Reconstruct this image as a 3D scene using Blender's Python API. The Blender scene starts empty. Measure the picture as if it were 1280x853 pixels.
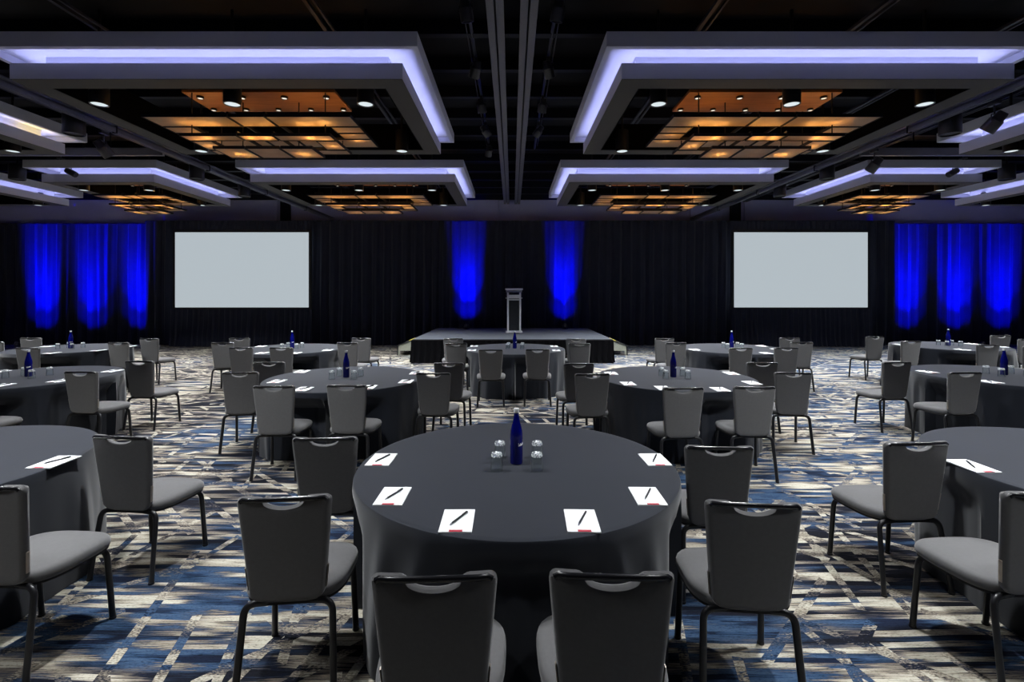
import bpy, bmesh, math, random
from mathutils import Vector, Matrix, noise as mnoise

random.seed(7)
PI = math.pi
S = bpy.context.scene
COL = S.collection

# ------------------------------------------------------------------ helpers
def link(o, parent=None):
    COL.objects.link(o)
    if parent is not None:
        o.parent = parent
    return o

def tag(o, label, cat, group=None, kind=None):
    o['label'] = label
    o['category'] = cat
    if group: o['group'] = group
    if kind: o['kind'] = kind
    return o

def empty(name, loc=(0, 0, 0), rotz=0.0):
    o = bpy.data.objects.new(name, None)
    o.empty_display_size = 0.1
    o.location = loc
    o.rotation_euler = (0, 0, rotz)
    return link(o)

def obj(name, bm, mat, parent=None, smooth=True, loc=None):
    me = bpy.data.meshes.new(name)
    bmesh.ops.recalc_face_normals(bm, faces=bm.faces[:])
    bm.to_mesh(me); bm.free()
    for m in (mat if isinstance(mat, (list, tuple)) else [mat]):
        me.materials.append(m)
    if smooth:
        for p in me.polygons: p.use_smooth = True
        try: me.set_sharp_from_angle(angle=math.radians(38))
        except Exception: pass
    o = bpy.data.objects.new(name, me)
    if loc: o.location = loc
    return link(o, parent)

def copy_tree(o, parent=None):
    c = o.copy(); COL.objects.link(c)
    if parent is not None:
        c.parent = parent
    for ch in list(o.children):
        copy_tree(ch, c)
    return c

def box(bm, c, s, bev=0.0, seg=2, mi=0):
    n0 = set(bm.faces)
    g = bmesh.ops.create_cube(bm, size=1.0)
    vs = g['verts']
    for v in vs:
        v.co = Vector((c[0] + v.co.x * s[0], c[1] + v.co.y * s[1], c[2] + v.co.z * s[2]))
    if bev > 0:
        es = list({e for v in vs for e in v.link_edges})
        bmesh.ops.bevel(bm, geom=es, offset=bev, segments=seg, affect='EDGES', profile=0.5)
    if mi:
        for f in bm.faces:
            if f not in n0: f.material_index = mi
    return bm

def tube(bm, pts, rx, ry=None, seg=12, up=Vector((0, 0, 1)), cap=True):
    """sweep an oval section along a point list"""
    ry = rx if ry is None else ry
    pts = [Vector(p) for p in pts]
    rings = []
    nrm = None
    for i, p in enumerate(pts):
        if i == 0: t = pts[1] - pts[0]
        elif i == len(pts) - 1: t = pts[-1] - pts[-2]
        else: t = (pts[i + 1] - pts[i]).normalized() + (pts[i] - pts[i - 1]).normalized()
        t.normalize()
        if nrm is None:
            a = up if abs(t.dot(up)) < 0.95 else Vector((1, 0, 0))
            nrm = (a - t * a.dot(t)).normalized()
        else:
            nrm = (nrm - t * nrm.dot(t)).normalized()
        b = t.cross(nrm)
        rings.append([bm.verts.new(p + nrm * (math.cos(2 * PI * k / seg) * ry) + b * (math.sin(2 * PI * k / seg) * rx)) for k in range(seg)])
    for a, b in zip(rings, rings[1:]):
        for k in range(seg):
            bm.faces.new((a[k], a[(k + 1) % seg], b[(k + 1) % seg], b[k]))
    if cap:
        bm.faces.new(rings[0]); bm.faces.new(rings[-1][::-1])
    return bm

def fillet(pts, r, n=6):
    """round the inner corners of a polyline"""
    pts = [Vector(p) for p in pts]
    out = [pts[0]]
    for i in range(1, len(pts) - 1):
        a, b, c = pts[i - 1], pts[i], pts[i + 1]
        u = (a - b); v = (c - b)
        d = min(r, u.length * .49, v.length * .49)
        p0 = b + u.normalized() * d; p1 = b + v.normalized() * d
        for k in range(n + 1):
            t = k / n
            out.append(p0.lerp(b, t).lerp(b.lerp(p1, t), t))
    out.append(pts[-1])
    return out

def lathe(bm, prof, seg=32, c=(0, 0, 0), mi=0):
    rings = []
    for r, z in prof:
        if r < 1e-6:
            rings.append([bm.verts.new((c[0], c[1], c[2] + z))])
        else:
            rings.append([bm.verts.new((c[0] + r * math.cos(2 * PI * k / seg), c[1] + r * math.sin(2 * PI * k / seg), c[2] + z)) for k in range(seg)])
    for a, b in zip(rings, rings[1:]):
        for k in range(seg):
            k2 = (k + 1) % seg
            if len(a) == 1 and len(b) == 1: continue
            if len(a) == 1: f = bm.faces.new((a[0], b[k2], b[k]))
            elif len(b) == 1: f = bm.faces.new((a[k], a[k2], b[0]))
            else: f = bm.faces.new((a[k], a[k2], b[k2], b[k]))
            f.material_index = mi
    return bm

def ring_bm(bm, x0, x1, y0, y1, inset, z0, z1):
    """rectangular picture-frame ring with mitred corners"""
    o = [(x0, y0), (x1, y0), (x1, y1), (x0, y1)]
    i = [(x0 + inset, y0 + inset), (x1 - inset, y0 + inset), (x1 - inset, y1 - inset), (x0 + inset, y1 - inset)]
    V = {}
    for nm, L in (('o', o), ('i', i)):
        for k, (x, y) in enumerate(L):
            for h, z in ((0, z0), (1, z1)):
                V[nm, k, h] = bm.verts.new((x, y, z))
    for k in range(4):
        j = (k + 1) % 4
        bm.faces.new((V['o', k, 0], V['o', j, 0], V['o', j, 1], V['o', k, 1]))
        bm.faces.new((V['i', k, 0], V['i', k, 1], V['i', j, 1], V['i', j, 0]))
        bm.faces.new((V['o', k, 1], V['o', j, 1], V['i', j, 1], V['i', k, 1]))
        bm.faces.new((V['o', k, 0], V['i', k, 0], V['i', j, 0], V['o', j, 0]))
    return bm

# ------------------------------------------------------------------ materials
class NT:
    def __init__(self, name):
        self.m = bpy.data.materials.new(name); self.m.use_nodes = True
        self.n = self.m.node_tree.nodes; self.l = self.m.node_tree.links
        self.b = self.n['Principled BSDF']
        self.out = self.n['Material Output']
    def node(self, t, **kw):
        nd = self.n.new(t)
        for k, v in kw.items(): setattr(nd, k, v)
        return nd
    def put(self, sock, v):
        if isinstance(v, bpy.types.NodeSocket): self.l.new(v, sock)
        elif isinstance(v, (int, float)): sock.default_value = v
        else: sock.default_value = v
    def math(self, op, a, b=None, c=None, clamp=False):
        nd = self.node('ShaderNodeMath', operation=op); nd.use_clamp = clamp
        self.put(nd.inputs[0], a)
        if b is not None: self.put(nd.inputs[1], b)
        if c is not None: self.put(nd.inputs[2], c)
        return nd.outputs[0]
    def xyz(self, x, y, z=0.0):
        nd = self.node('ShaderNodeCombineXYZ')
        for s, v in zip(nd.inputs, (x, y, z)): self.put(s, v)
        return nd.outputs[0]
    def noise(self, vec, scale=1.0, detail=2.0, rough=.5):
        nd = self.node('ShaderNodeTexNoise')
        self.put(nd.inputs['Vector'], vec)
        nd.inputs['Scale'].default_value = scale; nd.inputs['Detail'].default_value = detail
        nd.inputs['Roughness'].default_value = rough
        return nd.outputs[0]
    def white(self, vec):
        nd = self.node('ShaderNodeTexWhiteNoise', noise_dimensions='3D')
        self.put(nd.inputs['Vector'], vec); return nd.outputs['Value']
    def ramp(self, fac, stops, interp='LINEAR'):
        nd = self.node('ShaderNodeValToRGB'); cr = nd.color_ramp; cr.interpolation = interp
        while len(cr.elements) < len(stops): cr.elements.new(.5)
        for e, (p, c) in zip(cr.elements, stops):
            e.position = p; e.color = (*c, 1)
        self.put(nd.inputs[0], fac); return nd.outputs[0]
    def mix(self, fac, a, b):
        nd = self.node('ShaderNodeMix', data_type='RGBA')
        self.put(nd.inputs['Factor'], fac)
        self.put(nd.inputs['A'], a if isinstance(a, bpy.types.NodeSocket) else (*a, 1))
        self.put(nd.inputs['B'], b if isinstance(b, bpy.types.NodeSocket) else (*b, 1))
        return nd.outputs['Result']

def pbr(name, col, rough=.5, metal=0.0, spec=.5, sheen=0.0, var=0.0, vscale=20.0, bump=0.0, bscale=200.0, vec=(1, 1, 1)):
    t = NT(name); b = t.b
    b.inputs['Base Color'].default_value = (*col, 1)
    b.inputs['Roughness'].default_value = rough
    b.inputs['Metallic'].default_value = metal
    b.inputs['Specular IOR Level'].default_value = spec
    if sheen:
        b.inputs['Sheen Weight'].default_value = sheen
        b.inputs['Sheen Roughness'].default_value = .5
    tc = t.node('ShaderNodeTexCoord')
    mp = t.node('ShaderNodeMapping'); mp.inputs['Scale'].default_value = vec
    t.l.new(tc.outputs['Object'], mp.inputs['Vector'])
    if var:
        n = t.noise(mp.outputs[0], vscale, 4, .6)
        lo = tuple(c * (1 - var) for c in col); hi = tuple(min(1, c * (1 + var)) for c in col)
        t.l.new(t.ramp(n, [(.3, lo), (.7, hi)]), b.inputs['Base Color'])
    if bump:
        n2 = t.noise(mp.outputs[0], bscale, 3, .6)
        bp = t.node('ShaderNodeBump'); bp.inputs['Strength'].default_value = bump; bp.inputs['Distance'].default_value = .01
        t.l.new(n2, bp.inputs['Height']); t.l.new(bp.outputs[0], b.inputs['Normal'])
    return t.m

def emit(name, col, strength):
    t = NT(name)
    t.b.inputs['Base Color'].default_value = (.02, .02, .02, 1)
    t.b.inputs['Emission Color'].default_value = (*col, 1)
    t.b.inputs['Emission Strength'].default_value = strength
    return t.m

def make_carpet():
    t = NT('woven_carpet')
    tc = t.node('ShaderNodeTexCoord'); sep = t.node('ShaderNodeSeparateXYZ')
    t.l.new(tc.outputs['Object'], sep.inputs[0])
    x, y = sep.outputs[0], sep.outputs[1]
    M = t.math
    # ragged ends of the horizontal streaks
    rag = M('MULTIPLY', M('SUBTRACT', t.noise(t.xyz(M('MULTIPLY', x, 3.0), M('MULTIPLY', y, 120.0)), 1, 3, .7), .5), .55)
    xr = M('ADD', x, rag)
    # diagonal bands: four directions, on and off in patches
    def band(ang, period, duty, seed, thr, patch):
        c, s = math.cos(ang), math.sin(ang)
        u = M('ADD', M('MULTIPLY', x, c), M('MULTIPLY', y, s))
        v = M('SUBTRACT', M('MULTIPLY', y, c), M('MULTIPLY', x, s))
        q = M('DIVIDE', u, period)
        inb = M('LESS_THAN', M('FRACT', M('ADD', q, 100.0)), duty)
        seg = M('FLOOR', M('ADD', M('DIVIDE', v, patch), M('MULTIPLY', M('FLOOR', q), .37)))
        on = M('GREATER_THAN', t.white(t.xyz(M('FLOOR', q), seg, seed)), thr)
        area = M('GREATER_THAN', t.noise(t.xyz(x, y, seed * 3.1), .8, 1), .44)
        return M('MULTIPLY', M('MULTIPLY', inb, on), area)
    b1 = band(math.radians(48), .27, .19, 1.3, .45, .75)
    b2 = band(math.radians(-46), .29, .18, 4.7, .45, .80)
    b3 = band(math.radians(14), .26, .19, 8.1, .60, .55)
    b4 = band(math.radians(-13), .25, .19, 12.9, .60, .60)
    bands = M('MAXIMUM', M('MAXIMUM', b1, b2), M('MAXIMUM', b3, b4))
    # streak value; inside a band the weave is shifted
    yo = M('ADD', y, M('MULTIPLY', bands, 7.31))
    rowf = M('DIVIDE', M('ADD', yo, M('MULTIPLY', t.noise(t.xyz(M('MULTIPLY', x, .7), M('MULTIPLY', yo, 3.0), 41.0), 1, 1), .12)), .038)
    row = M('FLOOR', rowf)
    big = t.noise(t.xyz(M('MULTIPLY', xr, 1.75), M('MULTIPLY', row, 7.77)), 1, 1, .5)
    mid = t.noise(t.xyz(M('MULTIPLY', xr, 1.3), M('MULTIPLY', yo, 7.0), 5.0), 1, 1, .5)
    fine = t.noise(t.xyz(M('MULTIPLY', xr, 9.0), M('MULTIPLY', y, 170.0), 9.0), 1, 2, .6)
    speck = t.noise(t.xyz(M('MULTIPLY', x, 60.0), M('MULTIPLY', y, 150.0), 2.0), 1, 2, .6)
    area = t.noise(t.xyz(M('MULTIPLY', x, .55), M('MULTIPLY', y, .4), 3.0), 1, 1)
    v = M('ADD', M('MULTIPLY', big, .66), M('MULTIPLY', mid, .34))
    v = M('ADD', v, M('MULTIPLY', M('SUBTRACT', fine, .5), .17))
    v = M('ADD', v, M('MULTIPLY', M('SUBTRACT', area, .5), .22))
    # bands: lift on dark ground, drop on light ground
    lift = M('MULTIPLY', M('SUBTRACT', .515, v), M('MULTIPLY', bands, 1.6))
    v = M('ADD', v, lift)
    v = M('ADD', v, M('MULTIPLY', M('MULTIPLY', M('SUBTRACT', speck, .5), bands), .22))
    v = M('SUBTRACT', v, .012)
    cool = t.noise(t.xyz(M('MULTIPLY', x, .45), M('MULTIPLY', y, .5), 21.0), 1, 1)
    cool2 = t.noise(t.xyz(M('MULTIPLY', xr, .9), M('MULTIPLY', y, 9.0), 31.0), 1, 1)
    cf = t.ramp(M('ADD', M('ADD', M('MULTIPLY', cool, .55), M('MULTIPLY', cool2, .45)), M('MULTIPLY', x, .012)), [(.45, (0, 0, 0)), (.55, (1, 1, 1))])
    blue = t.ramp(v, [(.405, CARPET['navy']), (.425, CARPET['blue']), (.470, CARPET['blue2']), (.480, CARPET['blue']), (.502, CARPET['blue']), (.510, CARPET['taupe']), (.535, CARPET['sand']), (.59, CARPET['cream'])])
    brown = t.ramp(v, [(.44, CARPET['ink']), (.475, CARPET['navy']), (.484, CARPET['taupe']), (.515, CARPET['taupe2']), (.545, CARPET['sand']), (.60, CARPET['cream'])])
    c = t.mix(cf, brown, blue)
    hs = t.node('ShaderNodeMix', data_type='RGBA', blend_type='MULTIPLY')
    hs.inputs['Factor'].default_value = .7
    t.l.new(c, hs.inputs['A'])
    t.l.new(t.ramp(M('ADD', M('MULTIPLY', speck, .5), M('MULTIPLY', fine, .5)), [(.38, (.22, .22, .23)), (.50, (1, 1, 1))]), hs.inputs['B'])
    t.l.new(hs.outputs['Result'], t.b.inputs['Base Color'])
    t.b.inputs['Roughness'].default_value = .95
    t.b.inputs['Specular IOR Level'].default_value = .12
    bp = t.node('ShaderNodeBump'); bp.inputs['Strength'].default_value = .25; bp.inputs['Distance'].default_value = .004
    t.l.new(speck, bp.inputs['Height']); t.l.new(bp.outputs[0], t.b.inputs['Normal'])
    return t.m

CARPET = dict(ink=(.008, .0085, .013), navy=(.009, .014, .032), blue=(.022, .052, .112), blue2=(.060, .100, .170),
              taupe=(.080, .070, .063), taupe2=(.16, .138, .115), sand=(.27, .236, .185), cream=(.48, .45, .37))

M_carpet = make_carpet()
M_fabric = pbr('grey_upholstery', (.106, .104, .106), .8, spec=.3, sheen=.3, var=.06, vscale=60, bump=.06, bscale=500)
M_leg = pbr('black_powder_coat', (.011, .011, .013), .34, spec=.5, var=.1)
M_rail = pbr('dark_glossy_rail', (.007, .007, .009), .25, spec=.6, var=.1)
M_bracket = pbr('brushed_bracket', (.42, .37, .32), .38, metal=.85, var=.1)
M_pan = pbr('seat_pan_black', (.010, .010, .011), .7, var=.1)
M_linen = pbr('black_linen', (.0098, .0126, .0205), .7, spec=.18, sheen=.25, var=.10, vscale=3, bump=.05, bscale=300)
M_paper = pbr('notepad_paper', (.88, .89, .90), .8, spec=.2, var=.02)
M_red = pbr('red_mark', (.42, .03, .05), .6, var=.1)
M_pen = pbr('black_pen', (.012, .014, .016), .35, var=.1)
M_pentip = pbr('pen_tip_metal', (.35, .36, .38), .3, metal=.9, var=.1)
M_cap = pbr('white_bottle_cap', (.82, .83, .84), .4, var=.03)
M_print = pbr('white_bottle_print', (.80, .82, .88), .5, var=.05)
M_drape = pbr('black_velour', (.026, .030, .049), .9, spec=.12, sheen=.12, var=.10, vscale=2)
M_skirt = pbr('stage_skirt_black', (.0022, .0022, .0030), .9, spec=.06, sheen=.0, var=.1, vscale=2)
M_deck = pbr('stage_carpet_grey', (.040, .046, .058), .92, spec=.15, sheen=.2, var=.2, vscale=30)
M_white = pbr('cove_plaster', (.58, .585, .66), .75, spec=.25, var=.015, vscale=2)
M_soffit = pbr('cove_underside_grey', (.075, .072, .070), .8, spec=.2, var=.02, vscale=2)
M_ceil = pbr('black_ceiling_deck', (.0025, .0032, .0075), .7, spec=.2, var=.3, vscale=1)
M_joist = pbr('black_joist', (.004, .005, .011), .55, spec=.25, var=.2)
M_liner = pbr('matt_black_liner', (.002, .002, .0025), .9, spec=.05, var=.1)
M_conduit = pbr('ceiling_channel_paint', (.045, .048, .070), .5, spec=.3, var=.1)
M_beam = pbr('grey_track_soffit', (.15, .148, .165), .5, spec=.4, var=.04)
M_steel = pbr('painted_steel_rail', (.16, .16, .19), .38, metal=.35, var=.06)
M_wall = pbr('wall_paint_mauve', (.52, .51, .74), .8, spec=.2, var=.05, vscale=1)
M_can = pbr('black_can', (.008, .008, .010), .45, var=.1)
M_head = pbr('track_head_black', (.020, .020, .026), .32, spec=.6, var=.1)
M_alu = pbr('lectern_aluminium', (.72, .72, .74), .35, metal=.1, var=.04)
M_smoke = pbr('smoked_panel', (.018, .020, .024), .18, spec=.6, var=.1)
M_screenframe = pbr('screen_frame_black', (.006, .006, .008), .6, var=.1)
M_step = pbr('step_side_metal', (.33, .34, .28), .45, metal=.3, var=.1)
M_tread = pbr('step_tread_pale', (.60, .60, .60), .7, var=.15)
M_yellow = pbr('yellow_nosing', (.75, .62, .05), .6, var=.05)
M_lens = emit('downlight_lens', (.86, .97, 1.0), .82)
M_pin = emit('pin_lens', (1.0, .93, .80), 1.0)
M_screen = emit('lit_screen', (.455, .515, .555), .97)
M_led = emit('cove_led', (.80, .80, 1.0), 6.0)
M_ledy = emit('cove_led_amber', (1.0, .72, .02), 6.0)
M_blueled = emit('blue_uplight_lens', (.02, .03, 1.0), 3.0)

def make_wood():
    t = NT('warm_wood_slab')
    tc = t.node('ShaderNodeTexCoord'); mp = t.node('ShaderNodeMapping'); mp.inputs['Scale'].default_value = (.8, 9, 3)
    t.l.new(tc.outputs['Object'], mp.inputs['Vector'])
    n = t.noise(mp.outputs[0], 3, 5, .6)
    t.l.new(t.ramp(n, [(.3, (.16, .068, .028)), (.7, (.27, .13, .058))]), t.b.inputs['Base Color'])
    t.b.inputs['Roughness'].default_value = .5
    return t.m
M_wood = make_wood()

def make_parchment():
    t = NT('translucent_parchment')
    tc = t.node('ShaderNodeTexCoord')
    n = t.noise(tc.outputs['Object'], 3, 4, .6)
    col = t.ramp(n, [(.3, (.50, .38, .27)), (.7, (.62, .50, .38))])
    t.l.new(col, t.b.inputs['Base Color']); t.b.inputs['Roughness'].default_value = .6
    tr = t.node('ShaderNodeBsdfTranslucent'); t.l.new(col, tr.inputs['Color'])
    mx = t.node('ShaderNodeMixShader'); mx.inputs[0].default_value = .50
    t.l.new(t.b.outputs[0], mx.inputs[1]); t.l.new(tr.outputs[0], mx.inputs[2]); t.l.new(mx.outputs[0], t.out.inputs['Surface'])
    return t.m
M_parch = make_parchment()

def make_glass(name, col, rough=0.0, ior=1.45):
    t = NT(name); b = t.b
    tc = t.node('ShaderNodeTexCoord'); n = t.noise(tc.outputs['Object'], 30, 2)
    t.l.new(t.ramp(n, [(.3, col), (.7, tuple(min(1, c * 1.04) for c in col))]), b.inputs['Base Color'])
    b.inputs['Roughness'].default_value = rough
    b.inputs['IOR'].default_value = ior
    b.inputs['Transmission Weight'].default_value = 1.0
    return t.m
def make_thin_glass(name, clear, white):
    t = NT(name)
    b = t.b; b.inputs['Base Color'].default_value = (.9, .93, .95, 1); b.inputs['Roughness'].default_value = .25
    tc = t.node('ShaderNodeTexCoord'); n = t.noise(tc.outputs['Object'], 120, 2)
    tr = t.node('ShaderNodeBsdfTransparent'); gl = t.node('ShaderNodeBsdfGlossy'); lw = t.node('ShaderNodeLayerWeight')
    m1, m2 = t.node('ShaderNodeMixShader'), t.node('ShaderNodeMixShader')
    tr.inputs['Color'].default_value = (.96, .98, .98, 1)
    gl.inputs['Roughness'].default_value = .05; lw.inputs['Blend'].default_value = .25
    t.put(m1.inputs[0], t.math('MULTIPLY', lw.outputs['Fresnel'], clear, clamp=True)); t.l.new(tr.outputs[0], m1.inputs[1]); t.l.new(gl.outputs[0], m1.inputs[2])
    t.put(m2.inputs[0], t.math('MULTIPLY', t.math('SUBTRACT', n, .46, clamp=True), white, clamp=True))  # white mixed in by noise; on the thick base it imitates lamp glints
    t.l.new(m1.outputs[0], m2.inputs[1]); t.l.new(b.outputs[0], m2.inputs[2]); t.l.new(m2.outputs[0], t.out.inputs['Surface'])
    return t.m
M_glass = make_thin_glass('thin_clear_glass', .45, .25)
M_base = make_thin_glass('thick_glass_painted_glints', 1.0, 7.0)  # bright ceiling-light reflections painted into the base as white flecks
M_cobalt = pbr('cobalt_bottle_glass', (.0018, .0035, .125), .10, spec=.45, var=.05)
M_cobalt.node_tree.nodes['Principled BSDF'].inputs['Coat Weight'].default_value = .15

# ------------------------------------------------------------------ room
WALL_Y, HALF_W, CEIL, BACK = 17.4, 19.5, 5.16, -8.0
def plane_box(name, c, s, m, **kw):
    o = obj(name, box(bmesh.new(), c, s), m, smooth=False); o['kind'] = 'structure'; return o

plane_box('floor', (0, (WALL_Y + BACK) / 2, -.05), (2 * HALF_W, WALL_Y - BACK, .1), M_carpet)
plane_box('ceiling', (0, (WALL_Y + BACK) / 2, CEIL + .05), (2 * HALF_W, WALL_Y - BACK, .1), M_ceil)
plane_box('wall_back', (0, WALL_Y + .1, CEIL / 2), (2 * HALF_W + .4, .2, CEIL), M_wall)
plane_box('wall_left', (-HALF_W - .1, (WALL_Y + BACK) / 2, CEIL / 2), (.2, WALL_Y - BACK, CEIL), M_wall)
plane_box('wall_right', (HALF_W + .1, (WALL_Y + BACK) / 2, CEIL / 2), (.2, WALL_Y - BACK, CEIL), M_wall)
# raised panels and pilasters of the back wall, above the drapes
k = 0
for x0, x1 in ((-1.32, -.46), (.26, 1.10), (-8.9, -8.3), (-8.0, -7.0), (-7.0, -6.0), (6.3, 7.4), (8.2, 9.1)):
    k += 1
    bm = bmesh.new(); box(bm, ((x0 + x1) / 2, WALL_Y - .03, 4.62), (x1 - x0, .06, 1.0), .008, 1)
    o = obj('trim_%d' % k, bm, M_wall, smooth=False); o['kind'] = 'structure'
for x in (-7.95, 7.85):
    k += 1
    o = obj('trim_%d' % k, box(bmesh.new(), (x, WALL_Y - .10, 4.6), (.32, .2, 1.1), .01, 1), M_joist, smooth=False); o['kind'] = 'structure'
# ceiling joists crossing the room, and thin steel channels running to the stage
for i in range(17):
    y = 1.3 + i * .97
    k += 1
    o = obj('trim_%d' % k, box(bmesh.new(), (0, y, CEIL - .09), (2 * HALF_W, .10, .18)), M_joist, smooth=False); o['kind'] = 'structure'
for x in (-7.9, -5.0, -2.25, 2.25, 4.1, 5.9, 8.0):
    bm = bmesh.new()
    box(bm, (x, 5.0, CEIL - .21), (.045, 24.0, .04)); box(bm, (x + .09, 5.0, CEIL - .21), (.025, 24.0, .03))
    o = obj('ceiling_channel', bm, M_conduit, smooth=False)
    nm = {-7.9: 'outermost left', -5.0: 'middle left', -2.25: 'inner left', 2.25: 'inner right', 4.1: 'second right', 5.9: 'third right', 8.0: 'outermost right'}[x]
    tag(o, 'thin steel channel under the black ceiling, %s of the parallel ones' % nm, 'ceiling channel', 'steel channels under the ceiling')
# central operable-wall track: two grey rails either side of the dark slot
for s, nm in ((-1, 'left'), (1, 'right')):
    t = empty('partition_track', (s * .19, 0, CEIL - .20))
    tag(t, 'wide grey twin-bar partition track running to the stage, %s of the central pair' % nm, 'partition track', 'central partition tracks')
    for a, b in ((-.098, -.012), (.010, .098)):
        obj('track_bar', box(bmesh.new(), ((a + b) / 2, 4.6, -.02), (b - a, 25.4, .05), .004, 1), M_beam, t, smooth=False)
    obj('track_channel', box(bmesh.new(), (0, 4.6, .075), (.19, 25.4, .13)), M_joist, t, smooth=False)

# ------------------------------------------------------------------ ceiling coves
U = 5.2
ZU0, ZU1, ZL0, ZL1, ZC = 1.75 + .5042 * U, 1.75 + .5346 * U, 1.75 + .4553 * U, 1.75 + .4883 * U, 1.75 + .520 * U
def area(name, loc, sx, sy, power, col, rot=(0, 0, 0), spread=None):
    L = bpy.data.lights.new(name, 'AREA'); L.shape = 'RECTANGLE'; L.size = sx; L.size_y = sy
    L.energy = power; L.color = col
    if spread: L.spread = spread
    o = bpy.data.objects.new(name, L); o.location = loc; o.rotation_euler = rot
    return link(o)
def spot(name, loc, power, col, size, blend, radius, rot=(0, 0, 0)):
    L = bpy.data.lights.new(name, 'SPOT'); L.energy = power; L.color = col
    L.spot_size = size; L.spot_blend = blend; L.shadow_soft_size = radius
    o = bpy.data.objects.new(name, L); o.location = loc; o.rotation_euler = rot
    return link(o)
def point(name, loc, power, col, radius):
    L = bpy.data.lights.new(name, 'POINT'); L.energy = power; L.color = col; L.shadow_soft_size = radius
    o = bpy.data.objects.new(name, L); o.location = loc
    return link(o)

COVE_W, COVE_COL = 2.1, (.42, .46, .96)
DOWN_W, DOWN_COL, DOWN_CONE, DOWN_BLEND = 300, (.95, .98, 1.0), math.radians(100), .8
AMBER = (1.0, .50, .13)
PLACE = {}

def cove(x0, x1, y0, y1, label, amber=False):
    """x0..y1: outer edge of the upper frame in metres"""
    t = empty('lit_ceiling_cove', ((x0 + x1) / 2, (y0 + y1) / 2, ZL0))
    tag(t, label, 'ceiling cove', 'lit ceiling coves')
    ox, oy = (x0 + x1) / 2, (y0 + y1) / 2
    X0, X1, Y0, Y1 = x0 - ox, x1 - ox, y0 - oy, y1 - oy
    z = lambda a: a - ZL0
    bm = bmesh.new()
    ring_bm(bm, X0, X1, Y0, Y1, .06, z(ZU0), z(ZU1))                       # outer fascia with its lip
    ring_bm(bm, X0 + .05, X1 - .05, Y0 + .05, Y1 - .05, .36, z(ZC), z(ZU1) + .001)   # recessed soffit that the light washes
    obj('upper_frame', bm, M_white, t, smooth=False)
    a = .039 * U
    bm = bmesh.new()
    ring_bm(bm, X0 + a, X1 - a, Y0 + a, Y1 - a, .03, z(ZL0), z(ZL1))       # lower fascia
    ring_bm(bm, X0 + a + .028, X1 - a - .028, Y0 + a + .028, Y1 - a - .028, .217, z(ZL0), z(ZL0) + .035)  # ledge
    obj('lower_frame', bm, M_white, t, smooth=False)
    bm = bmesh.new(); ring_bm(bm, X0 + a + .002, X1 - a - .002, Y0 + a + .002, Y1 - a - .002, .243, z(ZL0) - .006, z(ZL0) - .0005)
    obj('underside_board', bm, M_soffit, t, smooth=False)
    b = .0785 * U
    bm = bmesh.new(); ring_bm(bm, X0 + b, X1 - b, Y0 + b, Y1 - b, .04, z(ZL0) + .03, z(ZC) + .005)
    obj('upstand', bm, M_white, t, smooth=False)
    bm = bmesh.new(); ring_bm(bm, X0 + b + .041, X1 - b - .041, Y0 + b + .041, Y1 - b - .041, .016, z(ZL0) - .004, z(ZU1) + .004)
    obj('inner_liner', bm, M_liner, t, smooth=False)
    # LED tape on the ledge, behind the lower fascia
    c = a + .10
    bm = bmesh.new(); ring_bm(bm, X0 + c, X1 - c, Y0 + c, Y1 - c, .02, z(ZL0) + .036, z(ZL0) + .044)
    obj('light_strip', bm, M_led, t, smooth=False)
    zl = ZL0 + .05
    lx, ly = (x1 - x0) - 2 * c, (y1 - y0) - 2 * c
    up = (PI, 0, 0)
    area('cove_light', (ox, y0 + c + .01, zl), lx, .05, COVE_W * lx, COVE_COL, up)
    area('cove_light', (ox, y1 - c - .01, zl), lx, .05, COVE_W * lx, COVE_COL, up)
    area('cove_light', (x0 + c + .01, oy, zl), .05, ly, COVE_W * ly, COVE_COL, up)
    if amber:
        area('cove_light', (x1 - c - .01, oy - .28, zl), .05, ly - .55, COVE_W * (ly - .55), COVE_COL, up)
        area('amber_cove_light', (x1 - c - .01, y1 - c - .27, zl), .05, .5, COVE_W * .75, (1.0, .70, .01), up)
    else:
        area('cove_light', (x1 - c - .01, oy, zl), .05, ly, COVE_W * ly, COVE_COL, up)
    return t

# the can of a downlight, hung from the deck through the cove's opening
def make_downlight():
    r = empty('ceiling_downlight')
    bm = bmesh.new()
    lathe(bm, [(.0, .33), (.098, .33), (.10, .32), (.10, .002), (.097, 0), (.086, 0), (.084, .012)], 32)
    obj('housing', bm, M_can, r)
    bm = bmesh.new(); lathe(bm, [(.085, .010), (.06, .006), (0, .005)], 32)
    obj('lens', bm, M_lens, r)
    bm = bmesh.new(); tube(bm, [(0, 0, .33), (0, 0, CEIL - 1.75 - .4373 * U)], .018, seg=8)
    obj('stem', bm, M_can, r)
    return r
ZD = 1.75 + .4373 * U
DL0 = [None]
def downlight(x, y, label, k=1.0):
    if DL0[0] is None:
        o = make_downlight(); DL0[0] = o
    else:
        o = copy_tree(DL0[0])
    o.location = (x, y, ZD)
    tag(o, label, 'downlight', 'black downlight cans in the ceiling coves')
    spot('downlight_beam', (x, y, ZD - .015), DOWN_W * k, DOWN_COL, DOWN_CONE, DOWN_BLEND, .075)
def bare_beam(x, y, k=1.0):
    spot('downlight_beam', (x, y, ZD - .015), DOWN_W * k, DOWN_COL, DOWN_CONE, DOWN_BLEND, .075)

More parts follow.
